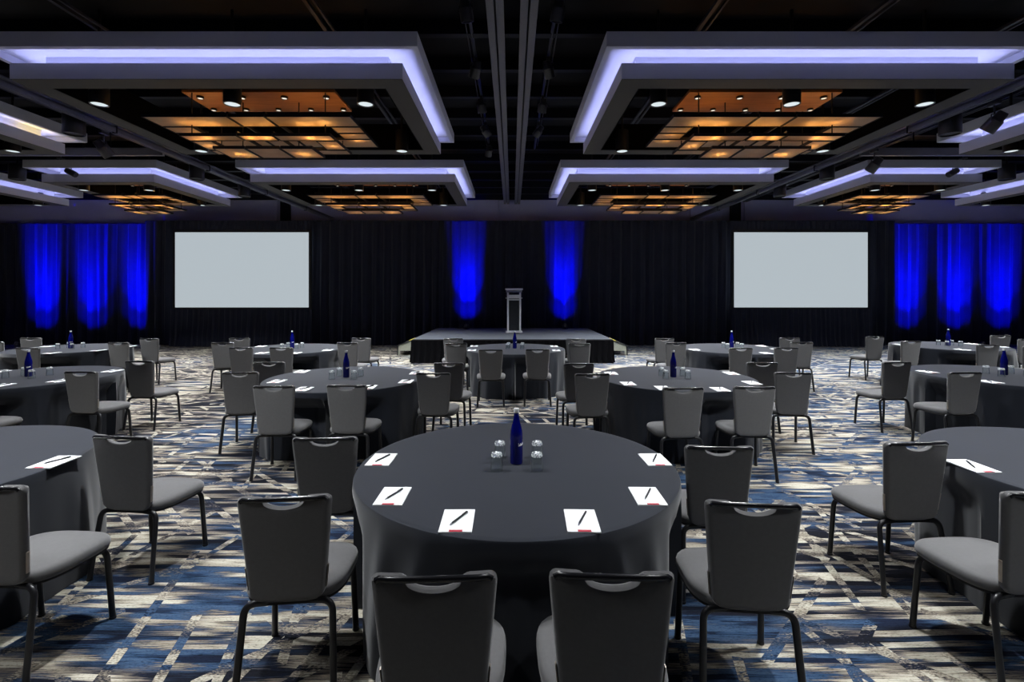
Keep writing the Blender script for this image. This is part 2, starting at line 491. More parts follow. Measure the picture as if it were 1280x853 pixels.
ROWS = {'front': (1.0, 1.637), 'rear': (1.955, 2.575)}
COLS = {'inner': (.1925, 1.100), 'outer': (1.4130, 1.9455), 'far': (2.244, 3.15)}
LIGHTX = {'inner': (.3376, .645, .952), 'outer': (1.530, 1.805), 'far': (2.335, 2.70)}
LIGHTY = {'front': (1.1347, 1.5080), 'rear': (2.0740, 2.4250)}
KROW = {'front': (.85, 1.7), 'rear': (2.2, 2.0)}
for row in ('front', 'rear'):
    for col in ('inner', 'outer', 'far'):
        if row == 'front' and col == 'far': continue
        for s, sn in ((-1, 'left'), (1, 'right')):
            y0, y1 = ROWS[row]; a, b = COLS[col]
            x0, x1 = (a, b) if s > 0 else (-b, -a)
            nm = {'inner': 'beside the central track', 'outer': 'outside the steel side rail', 'far': 'cut by the photo edge'}[col]
            w = {('inner', 'front'): 'large', ('inner', 'rear'): 'wide', ('outer', 'front'): 'narrow', ('outer', 'rear'): 'narrow', ('far', 'rear'): 'wide'}[(col, row)]
            lab = '%s violet-lit stepped ceiling cove, %s row, %s on the %s' % (w, row, nm, sn)
            cove(x0 * U, x1 * U, y0 * U, y1 * U, lab, amber=(row == 'front' and col == 'outer' and s < 0))
            lx = LIGHTX[col]
            for iy, y in enumerate(LIGHTY[row]):
                for ix, x in enumerate(lx):
                    pos = {3: ['inner', 'middle', 'outer'], 2: ['inner', 'outer']}[len(lx)][ix]
                    seen = not (iy == 1 and pos == 'middle') and not (col == 'far' and (ix == 1 or iy == 0)) and not (col == 'outer' and row == 'front' and (ix == 1 or iy == 0)) and not (col == 'outer' and row == 'rear' and iy == 1 and ix == 1)
                    if not seen:
                        bare_beam(s * x * U, y * U, KROW[row][iy]); continue
                    cn = {'inner': 'central', 'outer': 'narrow side', 'far': 'edge-cut'}[col]
                    lab = 'black can downlight, %s lamp on the %s side of the %s-row %s %s cove' % (pos, ['camera', 'stage'][iy], row, sn, cn)
                    downlight(s * x * U, y * U, lab, KROW[row][iy])
# the bay right above the camera, out of frame: the same pair of coves beside the track
for s, sn in ((-1, 'left'), (1, 'right')):
    x0, x1 = sorted((s * .1925, s * 1.100))
    cove(x0 * U, x1 * U, .045 * U, .682 * U, 'large violet-lit stepped ceiling cove right above the camera, on the %s' % sn)
    for ix, x in enumerate((.3376, .645, .952)):
        downlight(s * x * U, .553 * U, 'black can downlight above the front tables, %s lamp of the %s overhead cove' % (('inner', 'middle', 'outer')[ix], sn), 1.6)
        bare_beam(s * x * U, .1797 * U, .34)
for y in (1.1347, 1.5080):
    for s in (-1, 1):
        bare_beam(s * 2.335 * U, y * U)

# ------------------------------------------------------------------ tiered chandeliers
def chandelier(cx, cy, sx, side, label, pins=True):
    t = empty('tiered_chandelier', (cx, cy, 1.75 + .3773 * U))
    tag(t, label, 'chandelier', 'tiered parchment chandeliers')
    z0 = 1.75 + .3773 * U
    def Z(k): return 1.75 + k * U - z0
    # wooden canopy at the ceiling with pin lights
    cw, cd = .39 * U * sx, .135 * U
    cz = Z(.5137)
    obj('canopy', box(bmesh.new(), (0, 0, cz + .02), (cw, cd, .04), .004, 1), M_wood, t, smooth=False)
    obj('canopy_stem', box(bmesh.new(), (0, 0, cz + .17), (.12, .12, CEIL - z0 - cz - .04 if CEIL - z0 - cz - .04 > .05 else .3)), M_can, t, smooth=False) if False else None
    nf = 4 if sx > .8 else 2
    for i in range(nf):
        fx = (-.42 + .84 * i / (nf - 1)) * cw
        bm = bmesh.new(); lathe(bm, [(.045, .0), (.045, -.028), (.036, -.030), (.034, -.022)], 16, (fx, -cd * .30, cz))
        p = obj('pin_light', bm, M_can, t)
        bm = bmesh.new(); lathe(bm, [(.035, -.024), (0, -.026)], 16, (fx, -cd * .30, cz)); obj('pin_lens', bm, M_pin, p)
    for i in range(nf + 1):
        fx = (-.46 + .92 * i / nf) * cw
        bm = bmesh.new(); lathe(bm, [(.04, .0), (.04, -.028), (.032, -.030), (.030, -.022)], 16, (fx, cd * .32, cz))
        p = obj('pin_light', bm, M_can, t)
        bm = bmesh.new(); lathe(bm, [(.031, -.024), (0, -.026)], 16, (fx, cd * .32, cz)); obj('pin_lens', bm, M_pin, p)
    # hangers from the deck to the canopy
    bm = bmesh.new()
    for ax in (-.4, .4):
        for ay in (-.3, .3):
            tube(bm, [(ax * cw, ay * cd, cz + .03), (ax * cw, ay * cd, CEIL - z0 + .01)], .012, seg=6)
    obj('canopy_hanger', bm, M_can, t)
    bar = .045 * U * sx
    def tier(W, D, k, strip_x, strip_y, cells, name):
        z = Z(k); n = 0
        gap = .035
        def panel(x0, x1, y0, y1):
            bm = bmesh.new()      # a parchment sheet stretched in a thin dark edge frame
            nx, ny = 6, 4
            g = [[bm.verts.new((x0 + (x1 - x0) * i / nx, y0 + (y1 - y0) * j / ny, z + .004)) for i in range(nx + 1)] for j in range(ny + 1)]
            for j in range(ny):
                for i in range(nx): bm.faces.new((g[j][i], g[j][i + 1], g[j + 1][i + 1], g[j + 1][i]))
            obj(name, bm, M_parch, t, smooth=False)
            bm = bmesh.new()
            ring_bm(bm, x0 - .008, x1 + .008, y0 - .008, y1 + .008, .008, z - .004, z + .036)
            obj('panel_edge', bm, M_joist, t, smooth=False)
        xs = [-W / 2, -bar, bar, W / 2]
        if strip_x is None:
            for a, b in zip(xs, xs[1:]): panel(a + gap / 2 if a > -W / 2 else a, b - gap / 2 if b < W / 2 else b, -D / 2, D / 2)
            return
        for ys in ((-D / 2, -D / 2 + strip_y), (D / 2 - strip_y, D / 2)):
            for a, b in zip(xs, xs[1:]): panel(a + gap / 2 if a > -W / 2 else a, b - gap / 2 if b < W / 2 else b, *ys)
        h = (D - 2 * strip_y - gap * (cells + 1)) / cells
        for sgn in (-1, 1):
            for c in range(cells):
                y0 = -D / 2 + strip_y + gap + c * (h + gap)
                panel(*sorted((sgn * W / 2, sgn * (W / 2 - strip_x))), y0, y0 + h)
        # long bars that carry the strips
        for x in (-bar, bar):
            obj('carrier_bar', box(bmesh.new(), (x, 0, z + .045), (.025, D + .02, .035)), M_joist, t, smooth=False)
    tier(.5046 * U * sx, .248 * U, .431, .37 * sx, .36, 2, 'top_tier_panel')
    tier(.376 * U * sx, .1655 * U, .398, .26 * sx, .20, 1, 'middle_tier_panel')
    tier(.254 * U * sx, .089 * U, .3773, None, None, 1, 'bottom_tier_panel')
    # drop rods
    for ax, ay in ((-.17, -.08), (.17, -.08), (-.17, .08), (.17, .08)):
        bm = bmesh.new(); tube(bm, [(ax * U * sx, ay * U * .8, Z(.399)), (ax * U * sx, ay * U * .8, cz + .01)], .008, seg=6)
        obj('drop_rod', bm, M_joist, t)
    for ax in (-.075, .075):
        bm = bmesh.new(); tube(bm, [(ax * U * sx, 0, Z(.378)), (ax * U * sx, 0, Z(.52) if False else cz + .01)], .008, seg=6)
        obj('drop_rod', bm, M_joist, t)
    # lamps on top of the tiers
    w = CH_W
    W1, D1 = .5046 * U * sx, .248 * U
    def glow(x, y, z, p):
        point('tier_lamp', (cx + x, cy + y, z0 + z - .02), p, AMBER, .02)
    for sgn in (-1, 1):
        glow(sgn * (W1 / 2 - .42 * sx), -D1 / 2 + .22, Z(.431) + .10, w)
        glow(sgn * (W1 / 2 - .20 * sx), .02, Z(.431) + .10, w * .8)
        glow(sgn * (W1 / 2 - .20 * sx), .32, Z(.431) + .10, w * .8)
        glow(sgn * W1 * .22, -D1 / 2 + .26, Z(.431) + .09, w * .6)
        glow(sgn * .13 * U * sx, -.33, Z(.398) + .075, w * 1.3)
        glow(sgn * .163 * U * sx, .02, Z(.398) + .09, w * .8)
        glow(sgn * .163 * U * sx, -.26, Z(.398) + .09, w * .7)
        glow(sgn * .085 * U * sx, .06, Z(.3773) + .10, w * 1.5)
        glow(sgn * .02 * U * sx, -.33, Z(.398) + .075, w * 1.2)
        spot('canopy_lamp', (cx + sgn * .10 * U * sx, cy - .1, z0 + Z(.445)), w * 1.6, AMBER, math.radians(120), .8, .03, (PI, 0, 0))
    return t
CH_W = 1.05
for s, sn in ((-1, 'left'), (1, 'right')):
    chandelier(s * .646 * U, 1.3185 * U, 1.0, s, 'large amber-lit tiered chandelier hanging in the front %s cove' % sn)
    chandelier(s * .640 * U, 2.268 * U, 1.0, s, 'amber-lit tiered chandelier in the rear cove beside the track, %s of the stage axis' % sn)
    chandelier(s * 1.672 * U, 2.268 * U, .62, s, 'small amber-lit tiered chandelier in the narrow rear cove on the %s' % sn)

# ------------------------------------------------------------------ side rails, pendants and track heads
ZR = 1.75 + .5 * U
for s, sn in ((-1, 'left'), (1, 'right')):
    t = empty('steel_rail', (s * 1.212 * U, 5.0, ZR))
    tag(t, 'long steel ceiling rail beside the big cove on the %s, running to the back wall' % sn, 'ceiling rail', 'steel ceiling rails')
    bm = bmesh.new()
    box(bm, (0, 0, .035), (.07, 24.6, .022)); box(bm, (-.028, 0, .0), (.014, 24.6, .075)); box(bm, (.028, 0, 0), (.014, 24.6, .075)); box(bm, (0, 0, .075), (.11, 24.6, .02))
    obj('rail', bm, M_steel, t, smooth=False)
    for y in (-1.8, .3, 2.6, 5.0, 7.4, 9.8):
        bm = bmesh.new(); tube(bm, [(0, y, .07), (0, y, CEIL - ZR + .01)], .012, seg=6); obj('hanger', bm, M_joist, t)
        obj('coupling', box(bmesh.new(), (0, y + .2, .02), (.085, .03, .14), .004, 1), M_joist, t, smooth=False)
    t = empty('cross_rail', (s * (1.212 * U + 4.06), 1.735 * U, ZR))
    tag(t, 'pale cross rail joining the steel rail at right angles on the %s' % sn, 'ceiling rail', 'steel ceiling rails')
    bm = bmesh.new(); box(bm, (0, 0, 0), (7.95, .06, .12)); box(bm, (0, .03, .07), (7.95, .12, .02)); obj('rail', bm, M_beam, t, smooth=False)
    for x in (-3, 0, 3):
        bm = bmesh.new(); tube(bm, [(x, 0, .05), (x, 0, CEIL - ZR + .01)], .012, seg=6); obj('hanger', bm, M_joist, t)
    for X, Y, nm in ((1.268, 1.424, 'beside the front cove, nearest of three'), (1.268, 1.98, 'beside the rear cove, second of three'), (1.268, 2.33, 'beside the rear cove, third of three'), (1.996, 1.985, 'between the two outer coves')):
        t = empty('pendant_speaker', (s * X * U, Y * U, 1.75 + .4625 * U))
        tag(t, 'black drum pendant speaker %s on the %s' % (nm, sn), 'speaker', 'black drum pendant speakers')
        bm = bmesh.new(); lathe(bm, [(0, .31), (.135, .31), (.14, .30), (.14, .01), (.133, 0), (.12, 0), (.118, .02), (0, .02)], 32); obj('drum', bm, M_can, t)
        bm = bmesh.new(); tube(bm, [(0, 0, .305), (0, 0, CEIL - 1.75 - .4625 * U + .01)], .02, seg=8); obj('stem', bm, M_can, t)

def track_head(name, x, y, ztop, yaw, pitch, label, drop=.10, sc=1.0):
    t = empty(name, (x, y, ztop))
    tag(t, label, 'track light', 'black track light heads')
    bm = bmesh.new(); box(bm, (0, 0, -.02), (.05, .16, .05), .006, 1); obj('adapter', bm, M_head, t, smooth=False)
    bm = bmesh.new(); tube(bm, [(0, 0, -.03), (0, 0, -drop)], .011, seg=8)
    R = Matrix.Rotation(yaw, 4, 'Z') @ Matrix.Rotation(pitch, 4, 'X')
    off = Vector((0, 0, -drop - .09 * sc))
    for sg in (-1, 1):
        a = R @ Vector((sg * .085 * sc, 0, 0)) + off
        tube(bm, fillet([(0, 0, -drop), Vector((0, 0, -drop)) + (Matrix.Rotation(yaw, 4, 'Z') @ Vector((sg * .085 * sc, 0, -.005))), a], .02, 4), .007, seg=6)
    obj('yoke', bm, M_head, t)
    bm = bmesh.new()
    lathe(bm, [(0, -.13), (.045, -.13), (.055, -.115), (.058, -.05), (.075, -.03), (.078, .10), (.072, .11), (.062, .108), (.06, .07), (0, .06)], 20)
    for v in bm.verts: v.co = R @ (v.co * sc) + off
    obj('lamp_can', bm, M_head, t)
    return t
zt = CEIL - .16
for s, sn in ((-1, 'left'), (1, 'right')):
    t = empty('lighting_pipe', (s * .50, 7.4, zt))
    tag(t, 'black lighting pipe hung beside the central track on the %s' % sn, 'lighting pipe')
    bm = bmesh.new(); tube(bm, [(0, -2.6, 0), (0, 3.6, 0)], .022, seg=8)
    tube(bm, [(s * .06, -2.4, .01), (s * .055, -.4, -.03), (s * .06, 1.4, .0), (s * .05, 3.3, -.02)], .008, seg=6)
    obj('pipe', bm, M_head, t)
    for y in (-2.2, .2, 2.4):
        bm = bmesh.new(); tube(bm, [(0, y, 0), (0, y, .17)], .01, seg=6); obj('hanger', bm, M_head, t)
    for i, y in enumerate((5.35, 6.75, 8.05, 9.3, 10.6)):
        if s > 0 and i == 4: continue
        track_head('track_spotlight', s * .50, y, zt - .029, (.4, -.5, .3, .9, -.3)[i] * s, math.radians((200, 215, 205, 225, 210)[i]),
                   'black track light on the %s central lighting pipe, %s from the camera' % (sn, ('first', 'second', 'third', 'fourth', 'fifth')[i]), .06, .95)
for s, sn, L in ((-1, 'left', ((5.5, 'by the photo edge'), (7.74, 'beside the drum speaker'))), (1, 'right', ((5.35, 'by the photo edge'), (6.55, 'behind the big cove corner'), (8.72, 'by the cross rail')))):
    for y, nm in L:
        track_head('track_spotlight', s * 1.235 * U, y, ZR - .04, .5 * s, math.radians(222), 'black track light hanging from the %s steel rail, %s' % (sn, nm), .17, 1.15)
for s, sn in ((-1, 'left'), (1, 'right')):
    x, y = s * 9.4, 10.25
    z = 1.75 + 160 / 615 * y
    t = empty('monopoint_spotlight', (x, y, z))
    tag(t, 'black spotlight on a short bar under a pale disc before the narrow %s rear cove' % sn, 'spotlight', 'short bar spotlights')
    bm = bmesh.new(); tube(bm, [(0, 0, 0), (0, 0, .15)], .012, seg=8); obj('stem', bm, M_head, t)
    bm = bmesh.new(); lathe(bm, [(0, .15), (.07, .15), (.07, .165), (0, .17)], 20); obj('disc', bm, M_steel, t)
    bm = bmesh.new(); tube(bm, [(0, 0, .17), (0, 0, CEIL - z + .01)], .01, seg=6); obj('rod', bm, M_head, t)
    obj('bar', box(bmesh.new(), (-s * .0 - .25 * -s * -1, 0, -.015), (1.05, .035, .03)), M_head, t, smooth=False)
    bm = bmesh.new()
    R = Matrix.Rotation(math.radians(-62 * -s), 4, 'Y')
    lathe(bm, [(0, -.11), (.055, -.11), (.062, -.10), (.062, .10), (.055, .11), (.05, .09), (0, .08)], 20)
    for v in bm.verts: v.co = R @ v.co + Vector((-s * .22, 0, -.13))
    obj('lamp_can', bm, M_head, t)
    bm = bmesh.new(); tube(bm, [(-s * .22, 0, -.02), (-s * .22, 0, -.12)], .01, seg=6); obj('yoke', bm, M_head, t)

# ------------------------------------------------------------------ drapes
def drape_bm(x0, x1, y, z0, z1, lam, amp, seed, flare=.0, step=.022, nz=14):
    rnd = random.Random(seed)
    n = int((x1 - x0) / step)
    # irregular pleats: phase speed varies
    ph = [0.0]
    for i in range(n): ph.append(ph[-1] + 2 * PI * step / (lam * (.75 + .9 * (mnoise.noise(Vector((i * step * 1.3, seed * 3.7, 0))) * .5 + .5))))
    bm = bmesh.new(); rows = []
    for j in range(nz + 1):
        t = j / nz; row = []
        z = z1 + (z0 - z1) * t
        for i in range(n + 1):
            x = x0 + (x1 - x0) * i / n
            q = mnoise.noise(Vector((x * .9, t * 1.3, seed)))
            a = amp * (.55 + .45 * t) * (1 + .6 * mnoise.noise(Vector((x * 1.7, t * .8, seed + 9))))
            w = math.sin(ph[i] + 1.3 * q * t)
            w = w * .75 + .25 * math.sin(2.3 * ph[i] + 2.0 * t)
            dx = .05 * t * mnoise.noise(Vector((x * .8, t * 2, seed + 4)))
            row.append(bm.verts.new((x + dx, y - a * w - flare * t * t, z)))
        rows.append(row)
    for a, b in zip(rows, rows[1:]):
        for i in range(n): bm.faces.new((a[i], a[i + 1], b[i + 1], b[i]))
    return bm

DY = 17.0
def drape(name, x0, x1, y, zt, label, seed, lam=.30, amp=.095):
    t = empty(name, ((x0 + x1) / 2, y, 0)); tag(t, label, 'drape')
    bm = drape_bm(x0, x1, y, .0, zt, lam, amp, seed)
    bmesh.ops.translate(bm, verts=bm.verts, vec=(-(x0 + x1) / 2, -y, 0))
    obj('curtain', bm, M_drape, t)
    bm = bmesh.new(); tube(bm, [(-(x1 - x0) / 2, .03, zt - .01), ((x1 - x0) / 2, .03, zt - .01)], .022, seg=8)
    obj('drape_pipe', bm, M_can, t)
    return t
drape('backdrop_drape', -12.58, 13.10, DY - .12, 4.27, 'long black pleated drape behind the stage and both screens', 11)
drape('wing_drape', -19.4, -12.42, DY + .16, 4.22, 'black pleated drape washed by three blue lights at the left end of the wall', 23)
drape('wing_drape', 12.95, 19.4, DY + .16, 4.22, 'black pleated drape washed by three blue lights at the right end of the wall', 37)

# ------------------------------------------------------------------ projection screens
for s, sn in ((-1, 'left'), (1, 'right')):
    xc = -9.07 if s < 0 else 9.70
    w, z0, z1, y = 4.48, 1.307, 3.83, 16.55
    t = empty('projection_screen', (xc, y, 0))
    tag(t, 'blank pale grey projection screen standing against the black drape, %s of the stage' % sn, 'screen', 'blank projection screens')
    obj('screen_surface', box(bmesh.new(), (0, -.03, (z0 + z1) / 2), (w, .012, z1 - z0)), M_screen, t, smooth=False)
    bm = bmesh.new(); ring = ring_bm(bm, -w / 2 - .09, w / 2 + .09, z0 - .09, z1 + .09, .092, -.02, .05)
    for v in bm.verts: v.co = Vector((v.co.x, v.co.z, v.co.y))
    obj('screen_frame', bm, M_screenframe, t, smooth=False)
    for sx in (-1, 1):
        obj('leg', box(bmesh.new(), (sx * (w / 2 - .3), .02, (z0 - .05) / 2), (.06, .06, z0 - .05)), M_screenframe, t, smooth=False)
    bm = drape_bm(-w / 2 - .12, w / 2 + .12, -.07, .01, z0 - .06, .16, .045, 51 + s, flare=.10)
    obj('skirt', bm, M_drape, t)
    bm = drape_bm(-w / 2 - .12, w / 2 + .12, .0, z1 + .06, z1 + .38, .16, .025, 71 + s, nz=3)
    obj('valance', bm, M_drape, t)

# ------------------------------------------------------------------ stage, steps, lectern
SX0, SX1, SY0, SY1, SZ = -2.53, 2.55, 12.49, 16.62, .607
t = empty('stage_platform', (0, SY0, 0)); tag(t, 'low stage platform with grey carpeted top and black pleated skirt', 'stage')
obj('deck', box(bmesh.new(), ((SX0 + SX1) / 2, (SY1 - SY0) / 2, SZ - .06), (SX1 - SX0, SY1 - SY0, .12), .01, 2), M_deck, t, smooth=False)
bm = bmesh.new(); box(bm, ((SX0 + SX1) / 2, (SY1 - SY0) / 2, SZ - .02), (SX1 - SX0 + .02, SY1 - SY0 + .02, .03)); obj('deck_edge', bm, M_screenframe, t, smooth=False)
bm = drape_bm(SX0 - .02, SX1 + .02, -.035, .01, SZ - .03, .13, .022, 91, flare=.05, nz=6); obj('skirt', bm, M_skirt, t)
for sx, xx in ((-1, SX0 - .03), (1, SX1 + .03)):
    bm = drape_bm(0, SY1 - SY0, 0, .01, SZ - .03, .13, .020, 95 + sx, flare=.04, nz=6)
    for v in bm.verts: v.co = Vector((xx - sx * v.co.y, v.co.x, v.co.z))
    obj('skirt', bm, M_skirt, t)
for sx, sn, xx in ((-1, 'left', SX0 - .07), (1, 'right', SX1 + .07)):
    t = empty('stage_steps', (xx, 14.1, 0)); tag(t, 'short portable steps leaning against the %s end of the stage' % sn, 'steps', 'portable stage steps')
    for k_, (xa, xb, z) in enumerate(((.0, .34, .40), (.32, .66, .21))):
        obj('tread', box(bmesh.new(), (sx * (xa + xb) / 2, .45, z), (xb - xa, .86, .04), .006, 1), M_tread, t, smooth=False)
        obj('nosing', box(bmesh.new(), (sx * xb, .45, z + .004), (.035, .87, .045), .004, 1), M_yellow, t, smooth=False)
    for y in (0.0, .9):
        bm = bmesh.new()
        P = [(0, .50), (.10, .50), (.68, .27), (.68, .02), (.61, .02), (.61, .13), (0, .13)]
        va = [bm.verts.new((sx * px, y - .015, pz)) for px, pz in P]; vb = [bm.verts.new((sx * px, y + .015, pz)) for px, pz in P]
        bm.faces.new(va); bm.faces.new(vb[::-1])
        for i in range(len(P)): bm.faces.new((va[i], va[(i + 1) % len(P)], vb[(i + 1) % len(P)], vb[i]))
        obj('stringer', bm, M_step, t, smooth=False)
        bm = bmesh.new(); tube(bm, fillet([(sx * .0, y - .02, .52), (sx * .66, y - .02, .285), (sx * .68, y - .02, .005)], .05), .016, seg=8); obj('edge_tube', bm, M_leg, t)
        bm = bmesh.new(); tube(bm, [(sx * .05, y, .14), (sx * .05, y, .0)], .018, seg=8); obj('foot', bm, M_leg, t)

lx, ly = .06, 14.62
t = empty('lectern', (lx, ly, SZ)); tag(t, 'silver lectern with tubular posts and dark front panel standing on the stage', 'lectern')
bm = bmesh.new(); box(bm, (0, 0, .03), (.50, .40, .04), .008, 2); box(bm, (-.19, 0, .006), (.06, .36, .012)); box(bm, (.19, 0, .006), (.06, .36, .012)); obj('base', bm, M_alu, t, smooth=False)
for px in (-.18, .18):
    for py in (-.12, .12):
        bm = bmesh.new(); tube(bm, [(px, py, .05), (px, py, 1.15 + (.05 if py < 0 else 0))], .028, seg=16); obj('post', bm, M_alu, t)
obj('front_panel', box(bmesh.new(), (0, -.12, .56), (.31, .012, .96), .002, 1), M_smoke, t, smooth=False)
obj('shelf', box(bmesh.new(), (0, 0, .98), (.40, .28, .03), .005, 1), M_alu, t, smooth=False)
obj('front_band', box(bmesh.new(), (0, -.135, 1.075), (.40, .02, .10), .004, 1), M_alu, t, smooth=False)
bm = bmesh.new(); tube(bm, [(-.25, -.13, 1.03), (.25, -.13, 1.03)], .014, seg=10); obj('cross_tube', bm, M_alu, t)
bm = bmesh.new(); box(bm, (0, 0, 1.22), (.47, .42, .025), .006, 2)
box(bm, (0, -.205, 1.225), (.52, .03, .045), .006, 2); box(bm, (0, .2, 1.235), (.47, .02, .05), .004, 1)
for v in bm.verts: v.co.z += -v.co.y * .18 + .03
obj('reading_top', bm, M_alu, t, smooth=False)

# ------------------------------------------------------------------ blue uplights
BLUE_W = 8800
def uplight(x, y, z, tgt, power, label):
    t = empty('floor_uplight', (x, y, z)); tag(t, label, 'uplight', 'blue floor uplights')
    d = (Vector(tgt) - Vector((x, y, z + .11))).normalized()
    R = d.to_track_quat('Z', 'Y').to_matrix().to_4x4()
    bm = bmesh.new(); lathe(bm, [(0, -.07), (.06, -.07), (.07, -.06), (.07, .055), (.064, .06), (.058, .058), (.056, .045)], 20)
    for v in bm.verts: v.co = R @ v.co + Vector((0, 0, .11))
    obj('lamp_can', bm, M_head, t)
    bm = bmesh.new(); lathe(bm, [(.057, .046), (0, .047)], 20)
    for v in bm.verts: v.co = R @ v.co + Vector((0, 0, .11))
    obj('lens', bm, M_blueled, t)
    bm = bmesh.new()
    tube(bm, fillet([(-.085, 0, .11), (-.085, 0, .012), (.085, 0, .012), (.085, 0, .11)], .02), .009, seg=6); obj('yoke', bm, M_leg, t)
    for hz, pw, cone in ((-1.0, .06, 56), (-.2, .50, 40), (.9, .62, 29)):      # three rows of diodes, low to high
        dd = (Vector(tgt) + Vector((0, 0, hz)) - Vector((x, y, z + .11))).normalized()
        spot('uplight_beam', Vector((x, y, z + .11)) + d * .06, power * pw, (.0, .0008, 1.0), math.radians(cone), 1.0, .03, dd.to_track_quat('-Z', 'Y').to_euler())
names_l = ('outermost of three at the left end', 'middle of three at the left end', 'innermost of three at the left end')
for x, nm in zip((-16.25, -14.55, -12.95), names_l):
    uplight(x, 16.15, 0, (x, DY + .1, 2.1), BLUE_W, 'small black uplight throwing blue up the drape, %s' % nm)
names_r = ('innermost of three at the right end', 'middle of three at the right end', 'outermost of three at the right end')
for x, nm in zip((13.75, 15.45, 17.0), names_r):
    uplight(x, 16.15, 0, (x, DY + .1, 2.1), BLUE_W, 'small black uplight throwing blue up the drape, %s' % nm)
uplight(-1.48, 16.0, SZ, (-1.52, DY - .1, 2.3), BLUE_W * .8, 'small black uplight on the stage washing the drape blue, left of the lectern')
uplight(1.72, 16.0, SZ, (1.76, DY - .1, 2.3), BLUE_W * .8, 'small black uplight on the stage washing the drape blue, right of the lectern')

# ------------------------------------------------------------------ banquet chair
def make_chair():
    r = empty('banquet_chair')
    # backrest: pillow with a grip notch in its top edge, tapered, leaning back
    HB, HT = .415, .888
    def half_w(z): return .154 + (.197 - .154) * ((z - HB) / (HT - HB)) ** .9
    nu, nv = 44, 22
    us = [math.sin((i / nu - .5) * PI) * .5 + (i / nu - .5) for i in range(nu + 1)]
    vs = [(1 - math.cos(j / nv * PI)) / 2 * .55 + j / nv * .45 for j in range(nv + 1)]
    def ztop(u):
        z = HT + .005
        c = abs(u)
        if c > .86: z -= .032 * (1 - math.sqrt(max(0, 1 - ((c - .86) / .14) ** 2)))
        if c < .44: z -= .010 + .036 * math.sqrt(max(0, 1 - (u / .44) ** 2))
        elif c < .52: z -= .010 * (.52 - c) / .08
        return z
    def zbot(u):
        c = abs(u); z = HB
        if c > .66: z += .060 * (1 - math.sqrt(max(0, 1 - ((c - .66) / .34) ** 2)))
        return z
    bm = bmesh.new(); F, B = [], []
    for j in range(nv + 1):
        rf, rb = [], []
        for i in range(nu + 1):
            u, v = us[i], vs[j]
            zt_, zb_ = ztop(u), zbot(u)
            z = zb_ + (zt_ - zb_) * v
            x = u * half_w(min(max(z, HB), HT))
            ex = min((1 - abs(u)) * .19, v * (HT - HB), (1 - v) * (HT - HB))
            e = min(1, ex / .022)
            th = .021 * math.sqrt(max(0, 1 - (1 - e) ** 2))
            yc = -.185 - (z - HB) * .10 + .32 * x * x
            fr = bm.verts.new((x, yc + th + .006 * e * (1 - abs(u)), z))
            if i in (0, nu) or j in (0, nv): bk = fr
            else: bk = bm.verts.new((x, yc - th, z))
            rf.append(fr); rb.append(bk)
        F.append(rf); B.append(rb)
    for j in range(nv):
        for i in range(nu):
            bm.faces.new((F[j][i], F[j][i + 1], F[j + 1][i + 1], F[j + 1][i]))
            q = (B[j][i], B[j + 1][i], B[j + 1][i + 1], B[j][i + 1])
            if len(set(q)) >= 3:
                try: bm.faces.new(q)
                except ValueError: pass
    bk = obj('backrest', bm, M_fabric, r)
    # metal grip rail across the top of the back
    bm = bmesh.new()
    pts = [(u * .197, -.185 - (.885 - HB) * .10 + .32 * (u * .197) ** 2 - .019 + (.006 if abs(u) > .8 else 0), .879 + .005 * (1 - u * u) - (.008 if abs(u) > .85 else 0)) for u in [-.90, -.84, -.7, -.5, -.25, 0, .25, .5, .7, .84, .90]]
    tube(bm, pts, .009, .011, seg=10); obj('grip_rail', bm, M_rail, r)
    # side brackets
    for sg in (-1, 1):
        bm = bmesh.new()
        pts = []
        for k in range(7):
            z = .475 + .10 * k / 6
            x = sg * (half_w(z) + .002); pts.append((x, -.185 - (z - HB) * .10 + .32 * x * x - .002, z))
        tube(bm, pts, .003, .009, seg=8, up=Vector((0, 1, 0))); obj('side_bracket', bm, M_bracket, r)
    # seat cushion
    def plan(a, k):
        ca, sa = math.cos(a), math.sin(a)
        n = 3.4
        rr = (abs(ca) ** n + abs(sa) ** n) ** (-1 / n)
        x, y = rr * ca * k, rr * sa * k
        return x * (.228 + .014 * y), .035 + y * .222 + .012 * (1 - x * x) * max(0, y)
    bm = bmesh.new(); N = 56; rings = []
    for k, z in ((.0, .478), (.3, .4775), (.55, .476), (.75, .472), (.88, .466), (.95, .459), (.985, .449), (1.0, .436), (1.0, .425), (.985, .412), (.95, .405), (.85, .402), (0, .402)):
        if k == 0: rings.append([bm.verts.new((0, .035, z))]); continue
        ring = []
        for i in range(N):
            x, y = plan(2 * PI * i / N, k)
            ring.append(bm.verts.new((x, y, z - .010 * max(0, (y - .12) / .14) ** 2)))
        rings.append(ring)
    for a, b in zip(rings, rings[1:]):
        for i in range(N):
            j = (i + 1) % N
            if len(a) == 1: bm.faces.new((a[0], b[i], b[j]))
            elif len(b) == 1: bm.faces.new((a[i], b[0], a[j]))
            else: bm.faces.new((a[i], b[i], b[j], a[j]))
    obj('seat', bm, M_fabric, r)
    bm = bmesh.new(); rings = []
    for k, z in ((0, .409), (.97, .409), (.975, .398), (.9, .392), (0, .392)):
        rings.append([bm.verts.new((0, .035, z))] if k == 0 else [bm.verts.new((*plan(2 * PI * i / N, k), z)) for i in range(N)])
    for a, b in zip(rings, rings[1:]):
        for i in range(N):
            j = (i + 1) % N
            if len(a) == 1: bm.faces.new((a[0], b[i], b[j]))
            elif len(b) == 1: bm.faces.new((a[i], b[0], a[j]))
            else: bm.faces.new((a[i], b[i], b[j], a[j]))
    obj('seat_pan', bm, M_pan, r)
